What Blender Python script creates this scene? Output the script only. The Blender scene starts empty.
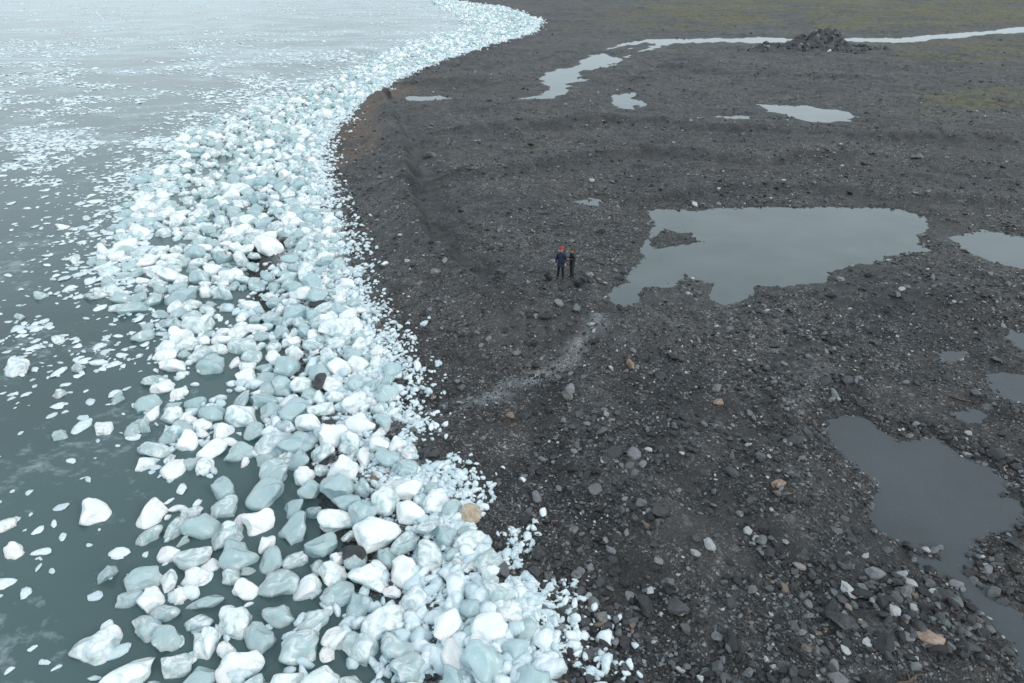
import bpy, bmesh, math, random
import numpy as np
from mathutils import Vector, noise as mnoise, Matrix
SEED=7
rng=np.random.default_rng(SEED); random.seed(SEED)
scene=bpy.context.scene
# ---------------------------------------------------------------- camera
CH=15.0; PITCH=math.radians(28.8); FPX=692.0
cam_d=bpy.data.cameras.new("camera"); cam=bpy.data.objects.new("camera",cam_d)
scene.collection.objects.link(cam)
cam.location=(0,0,CH); cam.rotation_euler=(math.pi/2-PITCH,0,0)
cam_d.sensor_width=36; cam_d.lens=FPX/1024*36; cam_d.clip_end=9000
scene.camera=cam
cp,sp=math.cos(PITCH),math.sin(PITCH)
def G(u,v,z=0.0):
    """image pixel projected through the camera onto the ground, in metres"""
    a=u-512; b=341.5-v
    Y=FPX*cp+b*sp; Z=-FPX*sp+b*cp
    t=(z-CH)/Z
    return (a*t,Y*t)
def GP(l,z=0.0): return np.array([G(u,v,z) for u,v in l])
SEA=-0.6; POND=-0.13
# ---------------------------------------------------------------- noise
def _h(ix,iy,s):
    n=(ix*374761393+iy*668265263+s*2147483647)&0xffffffff
    n=((n^(n>>13))*1274126177)&0xffffffff
    n=n^(n>>16)
    return (n&0xffff)/65535.0
def vnoise(x,y,s=0):
    xi=np.floor(x).astype(np.int64); yi=np.floor(y).astype(np.int64)
    fx=x-xi; fy=y-yi; fx=fx*fx*(3-2*fx); fy=fy*fy*(3-2*fy)
    a=_h(xi,yi,s); b=_h(xi+1,yi,s); c=_h(xi,yi+1,s); d=_h(xi+1,yi+1,s)
    return (a+(b-a)*fx)*(1-fy)+(c+(d-c)*fx)*fy
def fbm(x,y,size,octv=4,s=0):
    r=0;amp=1;t=0
    c,sn=math.cos(.6),math.sin(.6)
    x=x/size; y=y/size
    for o in range(octv):
        r=r+amp*(vnoise(x,y,s+o*17)*2-1); t+=amp; amp*=.5
        x,y=(x*c-y*sn)*2.03+5.1,(x*sn+y*c)*2.03+1.7
    return r/t*1.6
def sstep(a,b,x):
    t=np.clip((x-a)/(b-a),0,1); return t*t*(3-2*t)
# ---------------------------------------------------------------- beach outlines, given in image pixels
Lp=GP([(430,0),(455,12),(475,25),(440,38),(400,50),(350,75),(290,95),(240,115),(190,140),(165,180),(145,215),(125,260),(110,290),(148,320),(152,360),(150,390),(150,430),(170,480),(165,520),(165,560),(175,600),(185,640),(180,683)],SEA)
Rp=GP([(445,0),(502,8),(540,22),(530,34),(490,45),(440,60),(395,78),(372,95),(350,110),(328,130),(318,150),(320,180),(328,220),(338,250),(350,290),(368,330),(392,375),(388,410),(395,440),(432,470),(465,510),(485,540),(510,590),(530,620),(545,683)],-0.2)
def ext(P,near,far):
    P=P[np.argsort(P[:,1])]
    return np.vstack([near,P,far])
Lp=ext(Lp,[(-7,-40),(-8,5)],[(-90,480),(-500,900),(-3000,4000)])
Rp=ext(Rp,[(4,-40),(1.5,5)],[(-75,480),(-480,900),(-2900,4000)])
def xL(y): return np.interp(y,Lp[:,1],Lp[:,0])
def xR(y): return np.interp(y,Rp[:,1],Rp[:,0])
def xW(y): return xL(y)*.42+xR(y)*.58
def shore_d(x,y):
    w=xW(y)
    e=1.5+0.03*np.abs(y)
    sl=(xW(y+e)-xW(y-e))/(2*e)
    return (x-w)/np.sqrt(1+sl*sl)
ponds={
'stream':[(505,99),(543,96),(546,88),(540,76),(552,70),(575,66),(582,59),(606,50),(622,43),(648,39),(700,38.5),(760,36),(810,39),(860,37),(905,37.5),(960,32.5),(1040,25),(1100,20),(1100,25),(1040,31),(965,37.5),(905,43),(860,42),(800,44),(720,43),(684,43.5),(664,46),(648,51),(622,58),(610,67),(584,71),(574,75),(590,80),(570,84),(568,95),(548,99),(520,101)],
'c2':[(408,97),(440,95.5),(450,98),(436,101),(412,100)],
'a':[(611,94),(630,92),(642,104),(634,110),(618,108)],
'b':[(760,104),(800,106),(835,110),(868,117),(840,122),(812,122),(785,116),(762,110)],
'a2':[(712,116),(745,116),(748,119),(715,119)],
'big':[(612,290),(632,270),(642,255),(650,225),(650,211),(700,210),(760,207),(830,206),(900,209),(926,218),(928,232),(910,240),(926,250),(900,256),(872,260),(846,268),(824,280),(790,285),(762,288),(745,296),(725,305),(708,299),(713,285),(692,279),(668,284),(645,289),(635,306),(618,307)],
'e':[(942,236),(985,231),(1030,238),(1090,250),(1090,276),(1024,270),(990,262),(962,252)],
'f':[(984,376),(1002,371),(1030,375),(1070,385),(1070,412),(1024,407),(992,394)],
'g':[(828,420),(850,414),(880,426),(900,442),(930,434),(960,448),(990,460),(1012,480),(1018,508),(1000,528),(965,545),(968,572),(1000,590),(1045,630),(1060,683),(1024,670),(985,622),(940,578),(912,548),(880,530),(868,500),(856,466),(835,440)],
'h':[(568,200),(590,199),(606,202),(600,206),(575,206)],
'i':[(1000,323),(1024,335),(1060,352),(1050,360),(1016,345)],
'j':[(948,412),(975,408),(990,416),(965,420)],
'k':[(935,352),(965,350),(975,358),(945,360)],
}
ponds={k:GP(v,POND) for k,v in ponds.items()}
islands=[GP([(648,240),(668,230),(694,232),(698,241),(672,248),(652,251)],POND),
         GP([(603,52),(628,45),(655,44),(640,51),(618,57)],POND),
         GP([(905,555),(925,545),(945,550),(940,560)],POND)]
def poly_sd(P,x,y):
    d=np.full(x.shape,1e9); ins=np.zeros(x.shape,bool); n=len(P)
    for i in range(n):
        ax,ay=P[i]; bx,by=P[(i+1)%n]; ex,ey=bx-ax,by-ay
        t=np.clip(((x-ax)*ex+(y-ay)*ey)/(ex*ex+ey*ey+1e-9),0,1)
        d=np.minimum(d,(x-ax-ex*t)**2+(y-ay-ey*t)**2)
        c=((ay>y)!=(by>y))
        with np.errstate(divide='ignore',invalid='ignore'):
            xx=(bx-ax)*(y-ay)/(by-ay if by!=ay else 1e-9)+ax
        ins^=(c&(x<xx))
    d=np.sqrt(d); return np.where(ins,-d,d)
def line_d(P,x,y):
    d=np.full(x.shape,1e9); sd=np.zeros(x.shape)
    for i in range(len(P)-1):
        ax,ay=P[i]; bx,by=P[i+1]; ex,ey=bx-ax,by-ay
        t=np.clip(((x-ax)*ex+(y-ay)*ey)/(ex*ex+ey*ey+1e-9),0,1)
        dx,dy=x-ax-ex*t,y-ay-ey*t; q=dx*dx+dy*dy
        m=q<d; d=np.where(m,q,d); sd=np.where(m,np.sign(ex*dy-ey*dx),sd)
    return np.sqrt(d),sd
def local(P,x,y,marg,fn,default):
    m=(x>P[:,0].min()-marg)&(x<P[:,0].max()+marg)&(y>P[:,1].min()-marg)&(y<P[:,1].max()+marg)
    r=np.full(x.shape,default,float)
    if m.any(): r[m]=fn(x[m],y[m])
    return r
def pond_sd(x,y):
    r=np.full(x.shape,50.0)
    for k,P in ponds.items():
        r=np.minimum(r,local(P,x,y,6,lambda a,b:poly_sd(P,a,b),50.0))
    for P in islands: r=np.maximum(r,-local(P,x,y,4,lambda a,b:poly_sd(P,a,b),50.0))
    far=sstep(25,120,y)
    r=r+fbm(x,y,1.6,4,91)*(.34+.8*far)+fbm(x,y,.35,2,97)*.11
    return r
# raised bank: seaward face runs along this line (lower beach on the left of it)
ridge=GP([(392,100),(406,130),(416,160),(424,200),(438,240),(466,275),(506,302),(556,320),(600,322)])
ridge2=GP([(610,345),(590,400),(600,450),(660,520),(740,600),(800,683)])
ridge3=GP([(470,175),(560,160),(640,150),(760,160),(850,150)])
ridge4=GP([(880,300),(940,290),(1010,310),(1060,330)])
ridge5=GP([(470,130),(600,118),(720,128),(860,135),(1000,140)])
ridge6=GP([(820,360),(790,430),(800,520),(850,600),(900,683)])
ridge7=GP([(640,200),(740,185),(860,190),(1000,200)])
ridge8=GP([(420,84),(500,80),(540,66),(570,56)])
ridge9=GP([(660,66),(740,74),(840,80),(960,78)])
track=GP([(398,97),(470,98),(545,97)])
gully=GP([(612,318),(598,345),(565,366),(520,382),(480,396),(440,402),(405,405)])
def bank_u(a,b):
    q,s=line_d(ridge,a,b)
    return np.where(s<0,q,-q)+fbm(a,b,1.8,3,44)*.35
def height(x,y,full=True):
    d=shore_d(x,y)+fbm(x,y,4,3,5)*.7
    z=np.interp(d,[-400,-60,-15,-6,0,3,6,10,16,40],[-12,-5,-2.2,-1.25,-.6,-.32,-.08,.03,0.03,.02])
    land=sstep(1,7,d); fy=sstep(50,140,y)
    z=z+land*(fbm(x,y*1.6,9,4,11)*(.2+.2*fy)+fbm(x,y,1.7,3,23)*(.10+.12*fy)+fbm(x,y,.7,2,29)*.055)+fbm(x,y,.35,3,31)*.03
    z=z+land*sstep(250,900,np.hypot(x,y))*(.25+fbm(x,y,160,3,77)*.25)
    z=np.where(d>8,np.maximum(z,-.42),z)
    def bank(a,b):
        u=bank_u(a,b)
        return np.where(u<0,-.30*np.exp(-((u+.4)/1.3)**2),-.30*np.exp(-(.4/1.3)**2))*sstep(1.2,0,u)+sstep(-.2,1.4,u)*1.35*np.exp(-(np.maximum(u-.8,0)/2.4)**2)
    z=z+local(ridge,x,y,9,bank,0.0)
    for P,hh,w,st in ((ridge2,.3,1.3,.8),(ridge3,.6,2.0,.6),(ridge4,.35,1.6,.8),(ridge5,.6,2.4,.6),(ridge6,.28,1.2,.8),(ridge7,.4,1.5,.6),(ridge8,.6,2.6,.7),(ridge9,.6,3,.7),(track,-.2,1.6,1)):
        def f(a,b,P=P,hh=hh,w=w,st=st):
            q,s=line_d(P,a,b); q=q+fbm(a,b,2,3,44)*.4
            e=np.where(s>0,q/w,q/(w*st))
            return hh*np.exp(-e*e)
        z=z+local(P,x,y,7,f,0.0)
    def gf(a,b):
        q,s=line_d(gully,a,b); return -.26*np.exp(-((q+fbm(a,b,1,3,3)*.25)/.7)**2)
    z=z+local(gully,x,y,4,gf,0.0)
    sd=pond_sd(x,y)
    w=np.where(sd<0,1,np.exp(-np.maximum(sd,0)/1.0))
    tgt=POND+np.where(sd<0,np.maximum(sd*.13,-.3),sd*.12)
    z2=z*(1-w)+tgt*w
    z2=np.where((sd>.08)&(d>5)&(sd<2.5),np.maximum(z2,POND+.012+np.minimum(.06,sd*.05)),z2)
    return z2,d,sd
# ---------------------------------------------------------------- node helpers
def mat(name):
    m=bpy.data.materials.new(name); m.use_nodes=True
    nt=m.node_tree; nt.nodes.clear()
    return m,nt
class N:
    def __init__(s,nt): s.nt=nt
    def __call__(s,typ,**kw):
        n=s.nt.nodes.new(typ)
        ins=kw.pop('ins',{})
        for k,v in kw.items(): setattr(n,k,v)
        for k,v in ins.items():
            if isinstance(v,bpy.types.NodeSocket): s.nt.links.new(v,n.inputs[k])
            else: n.inputs[k].default_value=v
        return n
    def mix(s,f,a,b,bt='MIX'):
        n=s.nt.nodes.new('ShaderNodeMix'); n.data_type='RGBA'; n.blend_type=bt
        for i,v in ((0,f),(6,a),(7,b)):
            if isinstance(v,bpy.types.NodeSocket): s.nt.links.new(v,n.inputs[i])
            else: n.inputs[i].default_value=v
        return n.outputs[2]
    def math(s,op,a,b=0.0,c=False):
        n=s.nt.nodes.new('ShaderNodeMath'); n.operation=op; n.use_clamp=c
        for i,v in ((0,a),(1,b)):
            if isinstance(v,bpy.types.NodeSocket): s.nt.links.new(v,n.inputs[i])
            else: n.inputs[i].default_value=v
        return n.outputs[0]
    def ramp(s,f,stops,interp='LINEAR'):
        n=s.nt.nodes.new('ShaderNodeValToRGB'); n.color_ramp.interpolation=interp
        el=n.color_ramp.elements
        while len(el)<len(stops): el.new(0.5)
        for e,(p,c) in zip(el,stops):
            e.position=p; e.color=c if len(c)==4 else (*c,1)
        s.nt.links.new(f,n.inputs[0]); return n.outputs[0]
    def out(s,sh): 
        o=s.nt.nodes.new('ShaderNodeOutputMaterial'); s.nt.links.new(sh,o.inputs[0])
def g(v): return (v,v,v,1)
# ground gravel
M_ground,nt=mat("gravel_ground"); n=N(nt)
tc=n('ShaderNodeNewGeometry').outputs['Position']
vor1=n('ShaderNodeTexVoronoi',ins={'Vector':tc,'Scale':11.0,'Randomness':1.0})
vor2=n('ShaderNodeTexVoronoi',ins={'Vector':tc,'Scale':27.0})
vor3=n('ShaderNodeTexVoronoi',ins={'Vector':tc,'Scale':4.2})
big=n('ShaderNodeTexNoise',ins={'Vector':tc,'Scale':.12,'Detail':4.0,'Roughness':.6})
med=n('ShaderNodeTexNoise',ins={'Vector':tc,'Scale':1.1,'Detail':5.0,'Roughness':.68})
def sep(c): return n('ShaderNodeSeparateColor',ins={'Color':c}).outputs
st=[(0,(.012,.0125,.0135)),(.4,(.028,.0285,.030)),(.7,(.054,.0545,.056)),(.88,(.105,.106,.108)),(.95,(.21,.212,.217)),(1,(.36,.34,.32))]
c1=n.ramp(sep(vor1.outputs['Color'])[0],st)
c2=n.ramp(sep(vor2.outputs['Color'])[1],st)
c3=n.ramp(sep(vor3.outputs['Color'])[0],st)
pick=n.math('GREATER_THAN',sep(vor1.outputs['Color'])[2],.55)
col=n.mix(pick,c2,c1)
pick3=n.math('GREATER_THAN',sep(vor3.outputs['Color'])[2],.9)
col=n.mix(n.math('MULTIPLY',pick3,.5),col,c3)
col=n.mix(1.0,col,n.ramp(med.outputs[0],[(.32,g(.40)),(.66,g(1.65))]),'MULTIPLY')
col=n.mix(1.0,col,n.ramp(big.outputs[0],[(.35,(.66,.68,.72,1)),(.65,(1.34,1.26,1.18,1))]),'MULTIPLY')
at=n('ShaderNodeAttribute',attribute_name='zones')
zr,zg,zb=sep(at.outputs['Color'])[:3]; za=at.outputs['Alpha']
far=n('ShaderNodeAttribute',attribute_name='haze_crest_tint').outputs['Fac']
col=n.mix(n.math('MULTIPLY',far,.60,True),col,n.mix(.3,(.128,.129,.132,1),col))  # paler mix: distance haze and lit crests painted into the gravel colour
col=n.mix(n.math('MULTIPLY',za,.40,True),col,n.mix(.35,(.17,.122,.092,1),col))
col=n.mix(zg,col,n.mix(n.ramp(med.outputs[0],[(.38,g(0)),(.62,g(1))]),(.072,.068,.044,1),(.175,.158,.062,1)))
col=n.mix(n.math('MULTIPLY',zr,n.math('SUBTRACT',.78,n.math('MULTIPLY',far,.35)),True),col,(.009,.0095,.0102,1))  # darkens damp ground and carries painted shade of bank and ridges
fr=n.math('GREATER_THAN',n.math('ADD',zb,n.math('MULTIPLY',sep(vor2.outputs['Color'])[0],.6)),.85)
fr=n.math('MULTIPLY',fr,n.math('MULTIPLY',zb,1.3,True),True)
fr=n.math('MAXIMUM',fr,n.math('MULTIPLY',zb,.45))
col=n.mix(fr,col,(.66,.72,.75,1))
hgt=n.math('ADD',n.math('MULTIPLY',vor1.outputs['Distance'],-.05),n.math('MULTIPLY',vor2.outputs['Distance'],-.03))
hgt=n.math('ADD',hgt,n.math('MULTIPLY',med.outputs[0],.2))
bmp=n('ShaderNodeBump',ins={'Height':hgt,'Strength':1.0,'Distance':1.0})
rough=n.math('SUBTRACT',.72,n.math('MULTIPLY',zr,.28))
b=n('ShaderNodeBsdfPrincipled',ins={'Base Color':col,'Roughness':rough,'Normal':bmp.outputs[0]})
n.out(b.outputs[0])
# water
def water(name,murk,amount,wave,wscale,rough=.05,tint=(.6,.75,.75,1),slush=False):
    m,nt=mat(name); n=N(nt)
    tc=n('ShaderNodeNewGeometry').outputs['Position']
    w=n('ShaderNodeTexNoise',ins={'Vector':tc,'Scale':wscale,'Detail':3.0,'Roughness':.55})
    w2=n('ShaderNodeTexNoise',ins={'Vector':tc,'Scale':wscale*.12,'Detail':2.0})
    h=n.math('ADD',w.outputs[0],n.math('MULTIPLY',w2.outputs[0],4.0))
    bp=n('ShaderNodeBump',ins={'Height':h,'Strength':wave,'Distance':.05})
    lo=n('ShaderNodeTexNoise',ins={'Vector':tc,'Scale':.05 if slush else .25,'Detail':5.0,'Roughness':.55})
    q=.20 if slush else .12
    dk=tuple(c*(1-q) for c in murk[:3])+(1,); lt=tuple(c*(1+q) for c in murk[:3])+(1,)
    mc=n.mix(n.ramp(lo.outputs[0],[(.35,g(0)),(.65,g(1))]),dk,lt)
    dif=n('ShaderNodeBsdfDiffuse',ins={'Color':mc})
    tr=n('ShaderNodeBsdfTransparent',ins={'Color':tint})
    body=n('ShaderNodeMixShader',ins={0:amount,1:tr.outputs[0],2:dif.outputs[0]})
    gl=n('ShaderNodeBsdfGlossy',ins={'Color':(1,1,1,1),'Roughness':rough,'Normal':bp.outputs[0]})
    fr=n('ShaderNodeFresnel',ins={'IOR':1.33,'Normal':bp.outputs[0]})
    s=n('ShaderNodeMixShader',ins={0:fr.outputs[0],1:body.outputs[0],2:gl.outputs[0]})
    if slush:   # frazil ice / slush film floating in drifts
        mp=n('ShaderNodeMapping',ins={'Vector':tc,'Scale':(.7,1.0,1.0),'Rotation':(0,0,.45)}).outputs[0]
        a=n('ShaderNodeTexNoise',ins={'Vector':mp,'Scale':.07,'Detail':8.0,'Roughness':.66,'Distortion':1.2}).outputs[0]
        f=n('ShaderNodeTexNoise',ins={'Vector':mp,'Scale':1.6,'Detail':4.0,'Roughness':.7}).outputs[0]
        x=n('ShaderNodeSeparateXYZ',ins={0:tc}).outputs
        yr=n('ShaderNodeMapRange',ins={0:x[1],1:25.0,2:140.0,3:-.14,4:.03}).outputs[0]
        k=n.math('ADD',n.math('ADD',a,yr),n.math('MULTIPLY',n.math('SUBTRACT',f,.5),.45))
        k=n.ramp(k,[(.46,g(0)),(.68,g(.7))])
        sl=n('ShaderNodeBsdfDiffuse',ins={'Color':(.62,.73,.77,1)})
        s=n('ShaderNodeMixShader',ins={0:k,1:s.outputs[0],2:sl.outputs[0]})
    n.out(s.outputs[0]); return m
M_sea=water("sea_water",(.102,.165,.168),.74,.2,2.2,.12,slush=True)
M_pond=water("pond_water",(.15,.180,.188),.78,.06,3.0,.03,(.7,.75,.75,1))
M_pool=water("shallow_pool_water",(.110,.127,.138),.60,.10,4.0,.04,(.7,.75,.75,1))
# ice
def ice_mat(name,white,blue,lo_,clear,sss):
    m,nt=mat(name); n=N(nt)
    oi=n('ShaderNodeObjectInfo').outputs['Random']
    tc=n('ShaderNodeTexCoord').outputs['Object']
    no=n('ShaderNodeTexNoise',ins={'Vector':tc,'Scale':1.4,'Detail':4.0,'Roughness':.6,'Distortion':.8})
    fi=n('ShaderNodeTexNoise',ins={'Vector':tc,'Scale':7.0,'Detail':3.0,'Roughness':.7})
    vo=n('ShaderNodeTexVoronoi',feature='DISTANCE_TO_EDGE',ins={'Vector':tc,'Scale':2.6})
    crack=n.ramp(vo.outputs['Distance'],[(0,g(1)),(.03,g(0))])
    k=n.math('ADD',n.math('MULTIPLY',oi,.60),n.math('MULTIPLY',no.outputs[0],1.1))
    k=n.ramp(k,[(lo_,g(0)),(1.28,g(1))])
    col=n.mix(k,white,blue)
    col=n.mix(n.math('MULTIPLY',crack,.3),col,(.95,.98,.99,1))
    hh=n.math('ADD',n.math('MULTIPLY',no.outputs[0],.30),n.math('MULTIPLY',fi.outputs[0],.05))
    bp=n('ShaderNodeBump',ins={'Height':hh,'Strength':.55,'Distance':.5})
    A=n('ShaderNodeBsdfPrincipled',ins={'Base Color':col,'Roughness':n.math('ADD',.05,n.math('MULTIPLY',fi.outputs[0],.24)),'IOR':1.42,'Normal':bp.outputs[0],
       'Subsurface Weight':sss,'Subsurface Radius':(.4,.8,1.0),'Subsurface Scale':.35})
    tr=n('ShaderNodeBsdfTransparent',ins={'Color':(.86,.96,.98,1)})
    gl=n('ShaderNodeBsdfGlossy',ins={'Roughness':.05,'Normal':bp.outputs[0]})
    fre=n('ShaderNodeFresnel',ins={'IOR':1.6,'Normal':bp.outputs[0]})
    B0=n('ShaderNodeMixShader',ins={0:.48,1:tr.outputs[0],2:A.outputs[0]})
    B=n('ShaderNodeMixShader',ins={0:fre.outputs[0],1:B0.outputs[0],2:gl.outputs[0]})
    f=n.math('MULTIPLY',n.ramp(k,[(.25,g(0)),(.8,g(1))]),clear,True)
    s=n('ShaderNodeMixShader',ins={0:f,1:A.outputs[0],2:B.outputs[0]})
    n.out(s.outputs[0]); return m
M_ice=ice_mat("glacier_ice",(.93,.985,1.0,1),(.70,.90,.96,1),.60,.8,.6)
M_brash=ice_mat("brash_ice",(.89,.955,.98,1),(.72,.87,.92,1),.62,.25,0.0)
# stones
def stone_mat(name,stops,rough=.6,rand=True,spk=.5):
    m,nt=mat(name); n=N(nt)
    tc=n('ShaderNodeTexCoord').outputs['Object']
    no=n('ShaderNodeTexNoise',ins={'Vector':tc,'Scale':3.5,'Detail':5.0,'Roughness':.7})
    src=n('ShaderNodeObjectInfo').outputs['Random'] if rand else no.outputs[0]
    col=n.ramp(src,stops)
    col=n.mix(spk,col,n.ramp(no.outputs[0],[(.3,g(.5)),(.7,g(1.5))]),'MULTIPLY')
    bp=n('ShaderNodeBump',ins={'Height':no.outputs[0],'Strength':.5,'Distance':.15})
    b=n('ShaderNodeBsdfPrincipled',ins={'Base Color':col,'Roughness':rough,'Normal':bp.outputs[0]})
    n.out(b.outputs[0]); return m
M_st=stone_mat("beach_stone",[(0,(.014,.015,.017)),(.26,(.032,.033,.036)),(.50,(.060,.062,.066)),(.72,(.115,.119,.124)),(.87,(.23,.238,.25)),(.935,(.12,.14,.138)),(.955,(.24,.155,.105)),(.97,(.36,.37,.375)),(1,(.56,.565,.565))],.5)
M_dark=stone_mat("dark_boulder",[(.3,(.018,.02,.022)),(.7,(.06,.062,.063))],.4,False)
M_tan=stone_mat("tan_boulder",[(.3,(.22,.15,.11)),(.7,(.40,.30,.24))],.7,False)
M_grey=stone_mat("grey_boulder",[(.3,(.10,.10,.10)),(.7,(.22,.215,.21))],.6,False)
M_ochre=stone_mat("ochre_boulder",[(.3,(.35,.27,.18)),(.7,(.62,.52,.40))],.6,False)
def plain(name,c,r=.7,tex=.25,sc=8):
    m,nt=mat(name); n=N(nt)
    tc=n('ShaderNodeTexCoord').outputs['Object']
    no=n('ShaderNodeTexNoise',ins={'Vector':tc,'Scale':float(sc),'Detail':4.0})
    col=n.mix(tex,(*c,1),n.ramp(no.outputs[0],[(.3,tuple(q*.5 for q in c)),(.7,tuple(q*1.6 for q in c))]))
    b=n('ShaderNodeBsdfPrincipled',ins={'Base Color':col,'Roughness':r})
    n.out(b.outputs[0]); return m
# ---------------------------------------------------------------- mesh helpers
def link(o,parent=None):
    scene.collection.objects.link(o)
    if parent: o.parent=parent
    return o
def grid_mesh(name,V,rows,cols,mask=None):
    idx=np.arange(rows*cols).reshape(rows,cols)
    q=np.stack([idx[:-1,:-1],idx[:-1,1:],idx[1:,1:],idx[1:,:-1]],-1).reshape(-1,4)
    if mask is not None:
        q=q[mask.reshape(-1)]
        used,inv=np.unique(q,return_inverse=True); q=inv.reshape(-1,4); V=V[used]
    me=bpy.data.meshes.new(name)
    me.vertices.add(len(V)); me.vertices.foreach_set('co',V.astype(np.float32).ravel())
    me.loops.add(q.size); me.loops.foreach_set('vertex_index',q.astype(np.int32).ravel())
    me.polygons.add(len(q)); me.polygons.foreach_set('loop_start',(np.arange(len(q))*4).astype(np.int32))
    me.polygons.foreach_set('use_smooth',np.ones(len(q),bool))
    me.update(calc_edges=True); me.validate()
    return me
# ---------------------------------------------------------------- terrain
ys=np.concatenate([[-40,-20,-8,-2,2],np.exp(np.linspace(math.log(5),math.log(420),900)),np.exp(np.linspace(math.log(440),math.log(4500),40))])
NC=980; tcol=np.linspace(-1,1,NC)
Yg=np.repeat(ys[:,None],NC,1); Xg=tcol[None,:]*(np.maximum(Yg,0)*.80+15)
wid=np.where(Yg>420,1+ (Yg-420)/900,1); Xg=Xg*wid
X=Xg.ravel(); Y=Yg.ravel()
Z,D,SD=height(X,Y)
me=grid_mesh("beach_terrain",np.stack([X,Y,Z],1),len(ys),NC)
zones=np.zeros((len(X),4),np.float32)
nz=fbm(X,Y,3,4,201); nz2=fbm(X,Y,14,4,207)
P_tan=GP([(330,168),(338,130),(358,108),(385,88),(410,80),(408,92),(385,112),(372,140),(352,166)])
tan=local(P_tan,X,Y,10,lambda a_,b_:sstep(1.5,-1.5,poly_sd(P_tan,a_,b_)+fbm(a_,b_,3,3,55)*1.2),0.)
wet_shade=np.clip(1-np.abs(SD)/1.3+nz*.5,0,1)*.75
wet_shade=np.maximum(wet_shade,sstep(6.0,2.0,D+nz*1.2)*.9)
wet_shade=np.maximum(wet_shade,sstep(.15,.8,nz2+nz*.45)*.6)
wet_shade=np.maximum(wet_shade,sstep(.1,.8,fbm(X,Y*1.8,6,4,222))*.65)
wet_shade=wet_shade*(1-.9*tan)
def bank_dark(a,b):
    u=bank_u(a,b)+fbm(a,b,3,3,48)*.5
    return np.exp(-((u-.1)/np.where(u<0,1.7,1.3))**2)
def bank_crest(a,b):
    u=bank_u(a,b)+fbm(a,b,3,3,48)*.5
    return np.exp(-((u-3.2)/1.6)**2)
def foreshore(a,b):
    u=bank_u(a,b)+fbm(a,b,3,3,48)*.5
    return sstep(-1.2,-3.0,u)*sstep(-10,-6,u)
crest=np.maximum(local(ridge,X,Y,8,bank_crest,0.)*.85, local(ridge,X,Y,9,foreshore,0.)*.42)  # lit bank crest painted paler; foreshore strip paler too
wet_shade=wet_shade*(1-crest*.8)
wet_shade=np.maximum(wet_shade,local(ridge,X,Y,7,bank_dark,0.)*1.2)  # bank face: damp, with its shade painted in
wet_shade=np.maximum(wet_shade,local(track,X,Y,6,lambda a_,b_:np.exp(-(line_d(track,a_,b_)[0]/1.8)**2),0.)*.95)
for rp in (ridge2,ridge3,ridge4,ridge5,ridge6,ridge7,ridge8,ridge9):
    wet_shade=np.maximum(wet_shade,local(rp,X,Y,6,lambda a_,b_:np.exp(-((line_d(rp,a_,b_)[0]-1.5+fbm(a_,b_,4,3,49)*1.2)/.8)**2),0.)*.9)  # shaded flanks of the low ridges, painted dark
    crest=np.maximum(crest,local(rp,X,Y,6,lambda a_,b_:np.exp(-((line_d(rp,a_,b_)[0]+fbm(a_,b_,4,3,49)*.8)/.8)**2),0.)*.5)  # lit ridge tops, painted paler
zones[:,0]=np.clip(wet_shade,0,1.2)
moss=np.zeros(len(X))
for P,a in ((GP([(860,98),(960,84),(1060,80),(1100,112),(1000,114),(900,110)]),1.0),(GP([(600,8),(760,-6),(1250,-8),(1250,20),(1000,24),(900,34),(760,33),(680,34),(620,22)]),1.15),(GP([(690,45),(740,46),(745,54),(700,55)]),.5),(GP([(880,46),(1024,34),(1100,32),(1100,58),(960,64),(890,58)]),.95),(GP([(560,12),(620,10),(640,30),(570,34)]),.4)):
    q=local(P,X,Y,30,lambda a_,b_:poly_sd(P,a_,b_),80.)
    far_=3+Y*.05
    moss=np.maximum(moss,a*sstep(far_,-far_,q+nz*far_)*sstep(-.6,.3,nz2+nz*.8))
moss=np.maximum(moss,sstep(300,500,Y)*.7*sstep(-.6,.3,nz2)*sstep(5,40,D))
zones[:,1]=np.clip(moss*.9,0,1)
dR=X-xR(Y)
fr=sstep(-5,-2,dR)*sstep(1.2,-.5,dR+nz*1.0)*sstep(16,28,Y)*1.0
fr=np.maximum(fr,sstep(1.6,-1.5,dR+nz)*sstep(-5,-2,dR)*.5)
gd=local(gully,X,Y,4,lambda a_,b_:line_d(gully,a_,b_)[0],9.)
fr=np.maximum(fr,sstep(.6,.0,gd+nz*.3)*sstep(-1.0,.6,fbm(X,Y,.9,3,333))*.40)
zones[:,2]=np.clip(fr,0,1)
br=sstep(-.1,.8,nz2+.4*nz)*.5
zones[:,3]=np.maximum(br,tan*2.5)
ca=me.attributes.new('zones','FLOAT_COLOR','POINT'); ca.data.foreach_set('color',zones.ravel())
haze_crest_tint=np.maximum(sstep(30,170,Y)*sstep(6,14,D)*.9,crest)  # gravel paled with distance as painted haze, plus the lit crests
fa=me.attributes.new('haze_crest_tint','FLOAT','POINT'); fa.data.foreach_set('value',haze_crest_tint.astype(np.float32))
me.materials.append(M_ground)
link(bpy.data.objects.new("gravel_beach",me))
Xq=.25*(Xg[:-1,:-1]+Xg[1:,1:]+Xg[:-1,1:]+Xg[1:,:-1]).ravel(); Yq=.25*(Yg[:-1,:-1]+Yg[1:,1:]+Yg[:-1,1:]+Yg[1:,:-1]).ravel()
flat=np.stack([X,Y,np.full(len(X),POND)],1)
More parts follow.
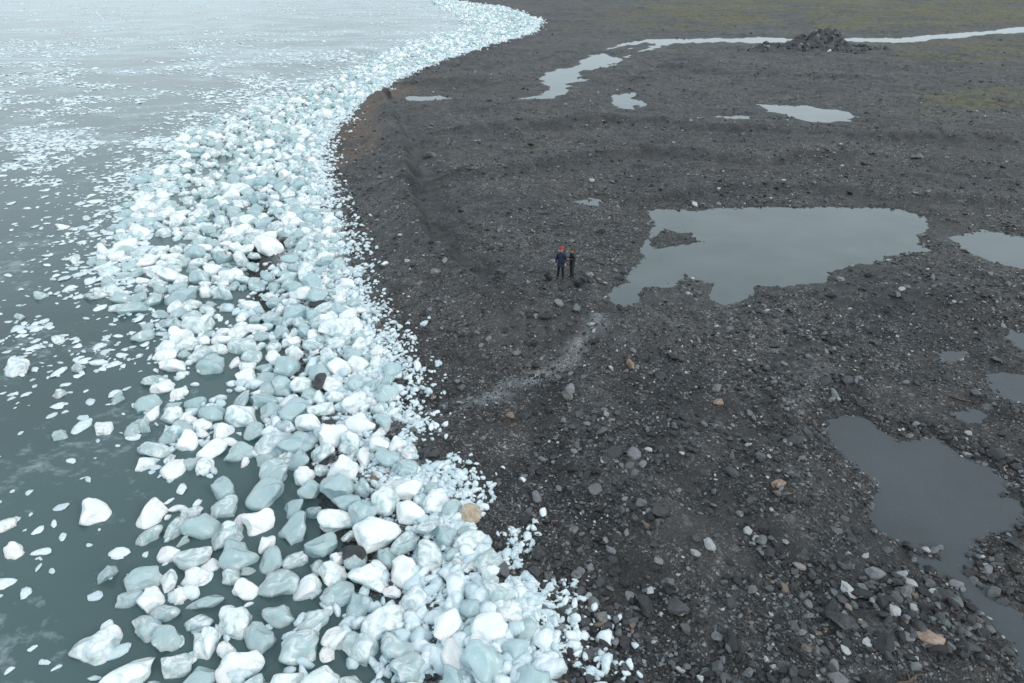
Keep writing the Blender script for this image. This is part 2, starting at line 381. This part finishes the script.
for k,P in ponds.items():
    q=local(P,Xq,Yq,3,lambda a_,b_:poly_sd(P,a_,b_),50.)
    m=q<(1.4 if k in('stream','b') else .9)
    if not m.any(): continue
    nm='meltwater_stream' if k in('stream',) else ('pond' if k in('big','e','b','a') else 'puddle')
    pm=grid_mesh(nm,flat,len(ys),NC,m)
    pm.materials.append(M_pool if k in('g','f','i','j','k') else M_pond)
    link(bpy.data.objects.new(nm,pm))
# sea
bm=bmesh.new()
vs=[bm.verts.new(p) for p in ((-6000,-200,SEA),(400,-200,SEA),(400,6000,SEA),(-6000,6000,SEA))]
bm.faces.new(vs); sm=bpy.data.meshes.new("sea"); bm.to_mesh(sm); bm.free(); sm.materials.append(M_sea)
link(bpy.data.objects.new("sea",sm))
# ---------------------------------------------------------------- lumps
def lump(name,seed,sub=2,cuts=6,amp=.15,dims=(1,1,1),smooth=True,m=None,soft=.92,scoops=0,dmin=.52,relax=0):
    r=random.Random(seed); bm=bmesh.new()
    bmesh.ops.create_icosphere(bm,subdivisions=sub,radius=1)
    planes=[]
    for i in range(cuts):
        v=Vector((r.gauss(0,1),r.gauss(0,1),r.gauss(0,.8))).normalized(); planes.append((v,r.uniform(dmin,.85)))
    sc=[]
    for i in range(scoops):
        v=Vector((r.gauss(0,1),r.gauss(0,1),r.uniform(-.2,1.1))).normalized(); R=r.uniform(.5,1.1); sc.append((v*(R+r.uniform(.42,.62)),R))
    off=Vector((r.uniform(-50,50),r.uniform(-50,50),r.uniform(-50,50)))
    for v in bm.verts:
        c=v.co.copy()
        for p,d in planes:
            q=c.dot(p)
            if q>d: c-=p*(q-d)*soft
        for s0,R in sc:
            e=c-s0; L_=e.length
            if L_<R: c=c+e.normalized()*(R-L_)*.9
        s=1+amp*mnoise.noise(c*1.3+off)*1.6+amp*.5*mnoise.noise(c*3+off)+amp*.25*mnoise.noise(c*7+off)
        c*=s
        v.co=Vector((c.x*dims[0],c.y*dims[1],c.z*dims[2]))
    for _ in range(relax): bmesh.ops.smooth_vert(bm,verts=bm.verts[:],factor=.5,use_axis_x=True,use_axis_y=True,use_axis_z=True)
    me=bpy.data.meshes.new(name); bm.to_mesh(me); bm.free()
    if smooth: me.polygons.foreach_set('use_smooth',[True]*len(me.polygons))
    if m: me.materials.append(m)
    return me
def protos(cname,n_,fn):
    col=bpy.data.collections.new(cname)
    for i in range(n_):
        me=fn(i); o=bpy.data.objects.new(f"{cname}_{i:02d}",me); col.objects.link(o)
    return col
def scatter(name,col,P,R,S,I):
    me=bpy.data.meshes.new(name); me.vertices.add(len(P)); me.vertices.foreach_set('co',P.astype(np.float32).ravel())
    for nm,arr in (('rot',R),('scl',S)):
        a=me.attributes.new(nm,'FLOAT_VECTOR','POINT'); a.data.foreach_set('vector',arr.astype(np.float32).ravel())
    a=me.attributes.new('pick','INT','POINT'); a.data.foreach_set('value',I.astype(np.int32))
    o=link(bpy.data.objects.new(name,me))
    ng=bpy.data.node_groups.new(name+"_scatter",'GeometryNodeTree')
    ng.interface.new_socket('Geometry',in_out='INPUT',socket_type='NodeSocketGeometry')
    ng.interface.new_socket('Geometry',in_out='OUTPUT',socket_type='NodeSocketGeometry')
    gi=ng.nodes.new('NodeGroupInput'); go=ng.nodes.new('NodeGroupOutput')
    ci=ng.nodes.new('GeometryNodeCollectionInfo'); ci.inputs['Collection'].default_value=col
    ci.inputs['Separate Children'].default_value=True; ci.inputs['Reset Children'].default_value=True
    ip=ng.nodes.new('GeometryNodeInstanceOnPoints'); ip.inputs['Pick Instance'].default_value=True
    def na(nm,t):
        x=ng.nodes.new('GeometryNodeInputNamedAttribute'); x.data_type=t; x.inputs['Name'].default_value=nm
        return [s for s in x.outputs if s.enabled and s.name=='Attribute'][0]
    L=ng.links.new
    L(gi.outputs[0],ip.inputs['Points']); L(ci.outputs[0],ip.inputs['Instance'])
    L(na('pick','INT'),ip.inputs['Instance Index']); L(na('rot','FLOAT_VECTOR'),ip.inputs['Rotation']); L(na('scl','FLOAT_VECTOR'),ip.inputs['Scale'])
    L(ip.outputs[0],go.inputs[0])
    md=o.modifiers.new('scatter','NODES'); md.node_group=ng
    return o
C_ice=protos("ice_shape",24,lambda i:lump("ice",100+i,4,7,.18,(1,random.Random(i).uniform(.62,.98),random.Random(i+50).uniform(.5,.85)),True,M_ice,.9,random.Random(i+7).choice((0,1,2,3)),.48,1))
C_brash=protos("brash_shape",10,lambda i:lump("brash",300+i,2,6,.2,(1,random.Random(i).uniform(.5,.9),.45),True,M_brash))
C_st=protos("stone_shape",10,lambda i:lump("stone",500+i,2,7,.2,(1,random.Random(i).uniform(.6,.95),random.Random(i+9).uniform(.4,.7)),False,M_st))
def darts(cands,rad,k=.82):
    cell=2.2; grid={}; keep=[]
    for i in range(len(cands)):
        x,y=cands[i]; r=rad[i]; cx,cy=int(x//cell),int(y//cell); ok=True
        for a in (-1,0,1):
            for b_ in (-1,0,1):
                for j in grid.get((cx+a,cy+b_),()):
                    if (cands[j][0]-x)**2+(cands[j][1]-y)**2<((rad[j]+r)*k)**2: ok=False;break
                if not ok:break
            if not ok:break
        if ok: keep.append(i); grid.setdefault((cx,cy),[]).append(i)
    return np.array(keep)
n_c=90000
yy=np.concatenate([rng.uniform(6,75,n_c//2),rng.uniform(75,345,n_c//2)])
l,r_=xL(yy),xR(yy)
t=rng.uniform(-.15,1.0,n_c); xx=l+(r_-l)*t
rad=rng.beta(1.8,2.3,n_c)*.66+.20
rad*=np.where(t>.88,.62,1)*np.where(yy>60,np.where(rng.random(n_c)<.5,.7,1),1)
edge=fbm(xx,yy,3.5,3,400)
p=sstep(-.12,.10,t+edge*.12)*sstep(1.05,.85,t+edge*.06)
keep=rng.random(n_c)<p*.9
gap=fbm(xx,yy,2.3,2,411)
keep&=(gap>np.where(t<.4,-.5,-.8))|(t>.9)
xx,yy,rad,t=xx[keep],yy[keep],rad[keep],t[keep]
o=np.argsort(-rad)
o=np.concatenate([o[:len(o)//2][rng.permutation(len(o)//2)],o[len(o)//2:]])
xx,yy,rad,t=xx[o],yy[o],rad[o],t[o]
k=darts(np.stack([xx,yy],1),rad,.77)
xx,yy,rad,t=xx[k],yy[k],rad[k],t[k]
outl=[(95,517,.55),(60,437,.28),(105,430,.45),(18,372,.6),(148,465,.42),(118,400,.35),(78,370,.4),(148,630,.42),(98,650,.66),(8,525,.35),(14,553,.35),(64,228,.5),(130,600,.42),(108,575,.35),(192,465,.35),(135,432,.4),(58,342,.3),(185,432,.3),(42,297,.4),(20,318,.3),(75,262,.4),(100,295,.5),(60,395,.25)]
ol=np.array([(*G(a,b_,SEA),r0) for a,b_,r0 in outl])
def place_ice(name,x,y,rd,col,nproto,sink_w,sink_l,flatz=1.0):
    z,d,_=height(x,y)
    base=np.where(z>SEA,z+rd*sink_l,SEA+rd*sink_w)
    base=np.where((z<=SEA),np.maximum(base,z+rd*.25),base)
    N_=len(x)
    R=np.stack([rng.normal(0,.3,N_)*(flatz>=1),rng.normal(0,.3,N_)*(flatz>=1),rng.uniform(0,6.28,N_)],1)
    S=np.stack([rd*rng.uniform(.98,1.3,N_),rd*rng.uniform(.9,1.2,N_),rd*rng.uniform(.8,1.2,N_)*flatz],1)
    return scatter(name,col,np.stack([x,y,base],1),R,S,rng.integers(0,nproto,N_))
place_ice("glacier_ice_boulders",np.concatenate([xx,ol[:,0]]),np.concatenate([yy,ol[:,1]]),np.concatenate([rad,ol[:,2]]),C_ice,24,.08,.45)
n_c=15000
y2=np.exp(rng.uniform(math.log(9),math.log(345),n_c)); l,r_=xL(y2),xR(y2); t2=rng.uniform(.0,1.03,n_c); x2=l+(r_-l)*t2
k=rng.random(n_c)<(.14+.7*sstep(.35,1,t2))*(sstep(-.6,.3,fbm(x2,y2,3,3,61)))
x2,y2=x2[k],y2[k]; rd2=rng.beta(1.6,4,len(x2))*.42+.08
place_ice("ice_fragments",x2,y2,rd2,C_brash,10,.2,.3,1.5)
n_c=42000
y3=np.exp(rng.uniform(math.log(9),math.log(345),n_c)); x3=xR(y3)+rng.normal(-.8,.9,n_c)-.2+rng.exponential(.35,n_c)
k=fbm(x3,y3,1.5,3,66)>-.35
x3,y3=x3[k],y3[k]; rd3=rng.beta(1.3,6,len(x3))*.28+.025
rd3*=1+y3/150
place_ice("strand_ice_rubble",x3,y3,rd3,C_brash,10,.2,.3,1.3)
# floating brash at sea
n_c=240000
y4=np.exp(rng.uniform(math.log(9),math.log(400),n_c)); 
x4=xL(y4)+1-rng.random(n_c)**1.3*(y4*1.0+8)
dl=xL(y4)-x4
st=fbm(x4*.6+y4*.2,y4*1.0,7,5,71); st2=fbm(x4,y4,1.8,3,75)
dens=.5*np.exp(-np.maximum(dl,0)/(1.2+y4*.03))*sstep(24,50,y4)
zone=sstep(46,62,y4)*sstep(100,80,y4)
dens=dens+zone*sstep(-.0,.5,st+st2*.3)*.8+sstep(88,110,y4)*sstep(-.1,.45,st)*.5+sstep(20,42,y4)*sstep(.0,.7,st+st2*.4)*.22+.005
k=rng.random(n_c)<dens
x4,y4=x4[k],y4[k]; rd4=rng.beta(1.2,6.5,len(x4))*.7+.05
rd4=np.where(y4>90,rd4*1.3,rd4)
place_ice("floating_brash_ice",x4,y4,rd4,C_brash,10,.08,.2,.5)
# stones
def stones(name,n_,y0,y1,lo,hi,pw,seed,thr):
    y=np.exp(rng.uniform(math.log(y0),math.log(y1),n_)); x=xW(y)+rng.random(n_)*(y*.8+15-xW(y))
    z,d,sd=height(x,y)
    nn=fbm(x,y,2.5,4,seed)+fbm(x,y,.7,2,seed+3)*.4
    bd=local(ridge,x,y,6,bank_dark,0.)
    k=(sd>-.15)&(rng.random(n_)<sstep(thr-.5,thr+.5,nn)*(1-.9*np.clip(bd,0,1)))
    x,y,z=x[k],y[k],z[k]; N_=len(x)
    s=lo+(hi-lo)*rng.random(N_)**pw
    P=np.stack([x,y,z+s*.18],1)
    R=np.stack([rng.normal(0,.3,N_),rng.normal(0,.3,N_),rng.uniform(0,6.28,N_)],1)
    S=np.stack([s,s*rng.uniform(.7,1.1,N_),s*rng.uniform(.6,1.1,N_)],1)
    scatter(name,C_st,P,R,S,rng.integers(0,10,N_))
stones("beach_pebbles",150000,8,75,.025,.085,2.0,800,-.1)
stones("beach_stones",40000,8,140,.065,.21,2.4,820,.1)
stones("beach_stones",2400,9,200,.15,.38,3.0,840,.0)
def hz(x,y): return float(height(np.array([x]),np.array([y]))[0][0])
def boulder(name,u,v,dims,m,seed,rot=0,sub=3,sink=.25,cuts=8):
    x,y=G(u,v,-.05); me=lump(name,seed,sub,cuts,.14,dims,False,m,.97)
    o=link(bpy.data.objects.new(name,me)); z=max(hz(x,y),SEA)
    o.location=(x,y,z+dims[2]*sink); o.rotation_euler=(.1,.08,rot)
    return o
for i,(u,v,d,m) in enumerate([(927,642,(.46,.34,.14),M_tan),(903,598,(.28,.22,.2),M_grey),(602,617,(.22,.2,.17),M_grey),(573,532,(.2,.15,.14),M_grey),(567,402,(.34,.3,.22),M_grey),(917,159,(.55,.4,.4),M_grey),
  (472,510,(.44,.34,.26),M_ochre),(430,155,(.7,.4,.4),M_grey),(436,290,(.45,.3,.25),M_grey),(840,628,(.42,.3,.2),M_dark),(760,548,(.22,.2,.15),M_grey),(640,512,(.22,.2,.15),M_grey),(717,408,(.2,.17,.15),M_tan),(683,612,(.22,.14,.08),M_tan),
  (658,382,(.35,.28,.22),M_dark),(540,552,(.3,.25,.2),M_dark),(630,372,(.3,.2,.2),M_tan),(775,500,(.25,.2,.15),M_tan),(868,238,(.3,.25,.2),M_dark),(1016,548,(.3,.22,.16),M_dark),(715,395,(.25,.2,.2),M_grey),(590,283,(.25,.2,.15),M_dark),(380,186,(.3,.25,.2),M_grey)]):
    boulder("boulder",u,v,d,m,900+i,i*1.3)
for i,(u,v,s) in enumerate([(277,226,.8),(286,240,.6),(320,378,.6),(352,548,.5),(318,302,.5)]):
    boulder("shore_rock",u,v,(s,s*.75,s*.55),M_dark,950+i,i*.9,3,.7)
# ---------------------------------------------------------------- rocky mound
mx,my=G(822,50,0.0)
def mound():
    R_,C_=160,260
    a=np.linspace(-24,22,C_); b_=np.linspace(-9,12,R_)
    A,B=np.meshgrid(a,b_); 
    def bump(x0,y0,sx,sy,h): return h*np.exp(-(((A-x0)/sx)**4+((B-y0)/sy)**2))
    h=bump(-.5,1,5.0,4,2.5)+bump(4.6,0,3.5,3.5,.9)+bump(-8.5,0,3.6,3,1.1)+bump(-13.5,0,3.2,2.2,.6)+bump(10,0,3.5,2.2,.7)+bump(-2,-2,5,3,.4)
    nse=np.abs(fbm(A,B,3.2,5,601))
    h=h*(1+.55*(.5-nse*1.6)+.18*fbm(A,B,.7,3,605))-.25
    x=A+mx; y=B+my
    z=height(x.ravel(),y.ravel())[0].reshape(x.shape)+h
    me=grid_mesh("rocky_mound",np.stack([x.ravel(),y.ravel(),z.ravel()],1),R_,C_)
    m=stone_mat("mound_rock",[(.3,(.03,.032,.034)),(.55,(.07,.073,.076)),(.8,(.13,.133,.136))],.75,False)  # rock tones paled to paint in distance haze
    for nd in m.node_tree.nodes:
        if nd.type=='TEX_NOISE': nd.inputs['Scale'].default_value=1.2
    me.materials.append(m); return link(bpy.data.objects.new("rocky_mound",me)),(A,B,h,x,y,z)
mo,(A,B,h,xm,ym,zm)=mound()
w=(h.ravel()>.1).nonzero()[0]; s_=rng.choice(w,700)
sz=.12+.5*rng.random(700)**4
scatter("mound_boulders",C_st,np.stack([xm.ravel()[s_],ym.ravel()[s_],zm.ravel()[s_]+sz*.1],1),rng.uniform(0,6,(700,3)),np.stack([sz,sz*.8,sz*.8],1),rng.integers(0,10,700))
# ---------------------------------------------------------------- people
def bake(o):
    bpy.context.view_layer.update()
    dg=bpy.context.evaluated_depsgraph_get(); e=o.evaluated_get(dg)
    me=bpy.data.meshes.new_from_object(e); o.modifiers.clear(); o.data=me
    return o
def skinned(name,pts,edges,root=0,sub=2,parent=None):
    me=bpy.data.meshes.new(name); me.from_pydata([p[:3] for p in pts],edges,[])
    o=link(bpy.data.objects.new(name,me))
    o.modifiers.new('skin','SKIN'); 
    if not me.skin_vertices:
        bpy.context.view_layer.objects.active=o; o.select_set(True)
        bpy.ops.mesh.customdata_skin_add()
    for i,p in enumerate(pts):
        r=p[3] if isinstance(p[3],tuple) else (p[3],p[3])
        me.skin_vertices[0].data[i].radius=r; me.skin_vertices[0].data[i].use_root=(i==root)
    sb=o.modifiers.new('sub','SUBSURF'); sb.levels=sub; sb.render_levels=sub
    bake(o); o.data.polygons.foreach_set('use_smooth',[True]*len(o.data.polygons))
    if parent: o.parent=parent
    return o
def ell(name,loc,dims,m,parent,sub=3):
    bm=bmesh.new(); bmesh.ops.create_icosphere(bm,subdivisions=sub,radius=1)
    for v in bm.verts: v.co=Vector((v.co.x*dims[0],v.co.y*dims[1],v.co.z*dims[2]))
    me=bpy.data.meshes.new(name); bm.to_mesh(me); bm.free(); me.materials.append(m)
    me.polygons.foreach_set('use_smooth',[True]*len(me.polygons))
    o=link(bpy.data.objects.new(name,me),parent); o.location=loc; return o
def rbox(name,loc,dims,m,parent,bev=.2,rot=(0,0,0)):
    bm=bmesh.new(); bmesh.ops.create_cube(bm,size=1)
    for v in bm.verts: v.co=Vector((v.co.x*dims[0],v.co.y*dims[1],v.co.z*dims[2]))
    bmesh.ops.bevel(bm,geom=bm.edges[:],offset=min(dims)*bev,segments=3,affect='EDGES')
    me=bpy.data.meshes.new(name); bm.to_mesh(me); bm.free(); me.materials.append(m)
    me.polygons.foreach_set('use_smooth',[True]*len(me.polygons))
    o=link(bpy.data.objects.new(name,me),parent); o.location=loc; o.rotation_euler=rot; return o
M_skin=plain("skin",(.5,.30,.22),.5,.1); M_black=plain("black_fabric",(.012,.012,.014),.8); M_navy=plain("navy_jacket_fabric",(.018,.032,.07),.65)
M_red=plain("red_knit",(.45,.03,.03),.9); M_boot=plain("boot_rubber",(.015,.014,.013),.5); M_jet=plain("black_jacket",(.02,.02,.024),.6); M_hair=plain("brown_hair",(.05,.03,.02),.6)
M_eye=plain("eye",(.02,.015,.01),.2); M_lip=plain("lips",(.35,.12,.1),.5); M_glass=plain("lens_glass",(.02,.02,.03),.1); M_grn=plain("dark_trousers",(.03,.03,.033),.8)
def person(u,v,rot,jacket,trous,hat,scale,wrL,wrR,hold,bulk=1.0):
    x,y=G(u,v,0); z=hz(x,y)
    E=bpy.data.objects.new("person",None); link(E); E.location=(x,y,z-.015); E.rotation_euler=(0,0,rot); E.scale=(scale,)*3
    k=bulk
    pts=[(0,0,.93,(.165*k,.135*k)),(0,.01,1.12,(.15*k,.12*k)),(0,.01,1.34,(.185*k,.135*k)),(0,0,1.48,.075),(0,-.01,1.555,.062),(0,-.015,1.64,(.082,.098)),(0,-.01,1.72,(.07,.082)),
     (.17,.01,1.41,.082*k),(.245,.03,1.15,.064*k),(*wrL,.040),(-.17,.01,1.41,.082*k),(-.245,.03,1.15,.064*k),(*wrR,.040),
     (.095,0,.84,.10),(.11,-.025,.49,.074),(.12,.02,.12,.058),(.14,-.13,.045,.048),(-.095,0,.84,.10),(-.12,.02,.49,.074),(-.15,.05,.12,.058),(-.19,-.09,.045,.048)]
    ed=[(0,1),(1,2),(2,3),(3,4),(4,5),(5,6),(2,7),(7,8),(8,9),(2,10),(10,11),(11,12),(0,13),(13,14),(14,15),(15,16),(0,17),(17,18),(18,19),(19,20)]
    o=skinned("body",pts,ed,0,2,E)
    for m in (jacket,trous,M_boot,M_skin): o.data.materials.append(m)
    W=[Vector(wrL),Vector(wrR)]
    for p in o.data.polygons:
        c=p.center
        if c.z>1.53: i=3
        elif c.z<.15: i=2
        elif c.z<.80 and abs(c.x)<.22 and c.z<.8: i=1
        else: i=0
        if min((c-w_).length for w_ in W)<.035: i=3
        p.material_index=i
    for nm,zz,rr,hh in (("jacket_hem",.83,(.185*k,.155*k),.05),("collar",1.50,(.085,.085),.04)):
        bm=bmesh.new(); bmesh.ops.create_cone(bm,segments=24,radius1=1,radius2=.94,depth=hh*2,cap_ends=True)
        bmesh.ops.bevel(bm,geom=[e for e in bm.edges if e.is_boundary is False and abs(e.verts[0].co.z-e.verts[1].co.z)<1e-4],offset=.02,segments=2,affect='EDGES')
        for q in bm.verts: q.co.x*=rr[0]; q.co.y*=rr[1]
        me=bpy.data.meshes.new(nm); bm.to_mesh(me); bm.free(); me.materials.append(jacket); link(bpy.data.objects.new(nm,me),E).location=(0,0,zz)
    for s,wr in ((1,W[0]),(-1,W[1])):
        el=Vector((.245*s,.03,1.15)); dr=(wr-el).normalized(); side=dr.cross(Vector((0,0,1))).normalized()
        if side.length<.5: side=Vector((0,1,0))
        up=side.cross(dr).normalized()
        pc=wr+dr*.055
        pts=[(*(wr+dr*.0),.026),(*pc,(.034,.02)),(*(wr+dr*.09),(.036,.016))]; ed=[(0,1),(1,2)]
        hm=skinned("palm",pts,ed,0,1,E); hm.data.materials.append(M_skin)
        for f,(off,ln) in enumerate(((-.030,.062),(-.010,.075),(.010,.07),(.029,.055))):
            a=wr+dr*.085+side*off; b1=a+dr*ln*.45-up*.008; b2=b1+dr*ln*.3-up*.022; b3=b2+dr*ln*.12-up*.022
            fo=skinned("finger",[(*a,.0095),(*b1,.009),(*b2,.0085),(*b3,.0075)],[(0,1),(1,2),(2,3)],0,1,E); fo.data.materials.append(M_skin)
        a=wr+dr*.03-side*.02*s; b1=a-side*.03*s+dr*.02; b2=b1-side*.012*s+dr*.028
        fo=skinned("thumb",[(*a,.012),(*b1,.011),(*b2,.009)],[(0,1),(1,2)],0,1,E); fo.data.materials.append(M_skin)
    for s in (1,-1):
        ell("eye",(.032*s,-.098,1.665),(.012,.008,.008),M_eye,E,2); ell("ear",(.085*s,-.005,1.65),(.012,.02,.03),M_skin,E,2)
    ell("nose",(0,-.118,1.635),(.014,.02,.022),M_skin,E,2); ell("mouth",(0,-.105,1.60),(.024,.008,.007),M_lip,E,2)
    if hat is not None:
        ell("knit_hat",(0,.005,1.735),(.104,.118,.085),hat,E); ell("hat_cuff",(0,.003,1.70),(.108,.12,.03),hat,E)
        ell("pompom",(0,.01,1.83),(.03,.03,.03),hat,E)
    else:
        ell("hair",(0,.02,1.71),(.10,.112,.085),M_hair,E); ell("hair_back",(0,.06,1.62),(.085,.06,.11),M_hair,E)
    if hold:
        c=(W[0]+W[1])/2+Vector((0,-.07,.03))
        rbox("camera_body",c,(.14,.07,.10),M_black,E); ell("camera_lens",c+Vector((0,-.06,0)),(.035,.05,.035),M_glass,E)
    else:
        rbox("daypack",(0,.21,1.22),(.29,.16,.42),M_black,E,.3)
        for s in (1,-1):
            skinned("pack_strap",[(.10*s,.14,1.40,.018),(.115*s,.02,1.485,.018),(.12*s,-.11,1.42,.018),(.13*s,-.135,1.25,.018),(.15*s,.0,1.08,.018)],[(0,1),(1,2),(2,3),(3,4)],0,1,E).data.materials.append(M_black)
    return E
person(560.5,279,math.radians(-10),M_navy,M_black,M_red,1.03,(.24,-.16,.98),(-.27,-.05,.9),False,1.15)
person(571.5,278.5,math.radians(-65),M_jet,M_grn,None,.97,(.10,-.26,1.25),(-.10,-.26,1.25),True,1.0)
def backpack(u,v,rot,s):
    x,y=G(u,v,0); z=hz(x,y); E=bpy.data.objects.new("backpack",None); link(E); E.location=(x,y,z); E.rotation_euler=(math.radians(-70),0,rot); E.scale=(s,)*3
    rbox("main_compartment",(0,0,.25),(.32,.2,.5),M_black,E,.35); rbox("front_pocket",(0,-.12,.2),(.24,.09,.26),M_jet,E,.35); rbox("lid",(0,-.01,.51),(.30,.2,.09),M_jet,E,.35)
    for q in (1,-1): skinned("strap",[(.09*q,.1,.45,.02),(.1*q,.17,.35,.02),(.11*q,.15,.18,.02),(.11*q,.1,.08,.015)],[(0,1),(1,2),(2,3)],0,1,E).data.materials.append(M_black)
    E.location.z+=.12*s
backpack(551,283,.6,.9); backpack(575,289,-.9,1.1)
def drift(u,v,L_,r,rot):
    x,y=G(u,v,0); z=hz(x,y)
    pts=[(i/6*L_-L_/2,.05*math.sin(i*1.7)*L_,.02*math.sin(i),r*(1-.08*i)) for i in range(7)]+[(.1*L_,.2*L_,.05,r*.4)]
    o=skinned("driftwood",pts,[(i,i+1) for i in range(6)]+[(3,7)],0,1); o.data.materials.append(M_wood); o.location=(x,y,z+r*.6); o.rotation_euler=(0,0,rot)
M_wood=plain("driftwood_bark",(.09,.065,.045),.8,.6,20)
drift(968,622,1.1,.04,-.7); drift(905,690,.9,.04,.4); drift(958,400,.9,.05,-.5)
# ---------------------------------------------------------------- light
W=bpy.data.worlds.new("World"); scene.world=W; W.use_nodes=True; nt=W.node_tree; nt.nodes.clear(); n=N(nt)
EL=34; AZ=125
sky=n('ShaderNodeTexSky',sky_type='NISHITA',sun_disc=False,sun_elevation=math.radians(EL),sun_rotation=math.radians(AZ),air_density=1.0,dust_density=4.0,ozone_density=1.0)
hs=n('ShaderNodeHueSaturation',ins={'Saturation':.45,'Value':1.0,'Color':sky.outputs[0]})
tcw=n('ShaderNodeTexCoord').outputs['Generated']
cl=n('ShaderNodeTexNoise',ins={'Vector':tcw,'Scale':2.2,'Detail':3.0,'Roughness':.55})
cloud=n.ramp(cl.outputs[0],[(.3,(.61,.73,.80)),(.7,(.81,.92,.98))])
cloud=n.mix(1.0,cloud,(8.5,8.5,8.5,1),'MULTIPLY')
cc=n.mix(.8,hs.outputs[0],cloud)
bg=n('ShaderNodeBackground',ins={'Color':cc,'Strength':.146})
ow=nt.nodes.new('ShaderNodeOutputWorld'); nt.links.new(bg.outputs[0],ow.inputs[0])
sd=bpy.data.lights.new("sun",'SUN'); sd.energy=.85; sd.angle=math.radians(16); sd.color=(1,.985,.97)
so=link(bpy.data.objects.new("sun",sd))
dv=Vector((math.sin(math.radians(AZ))*math.cos(math.radians(EL)),math.cos(math.radians(AZ))*math.cos(math.radians(EL)),math.sin(math.radians(EL))))
so.rotation_euler=dv.to_track_quat('Z','Y').to_euler()
scene.view_settings.view_transform='Standard'; scene.view_settings.look='None'; scene.view_settings.exposure=0
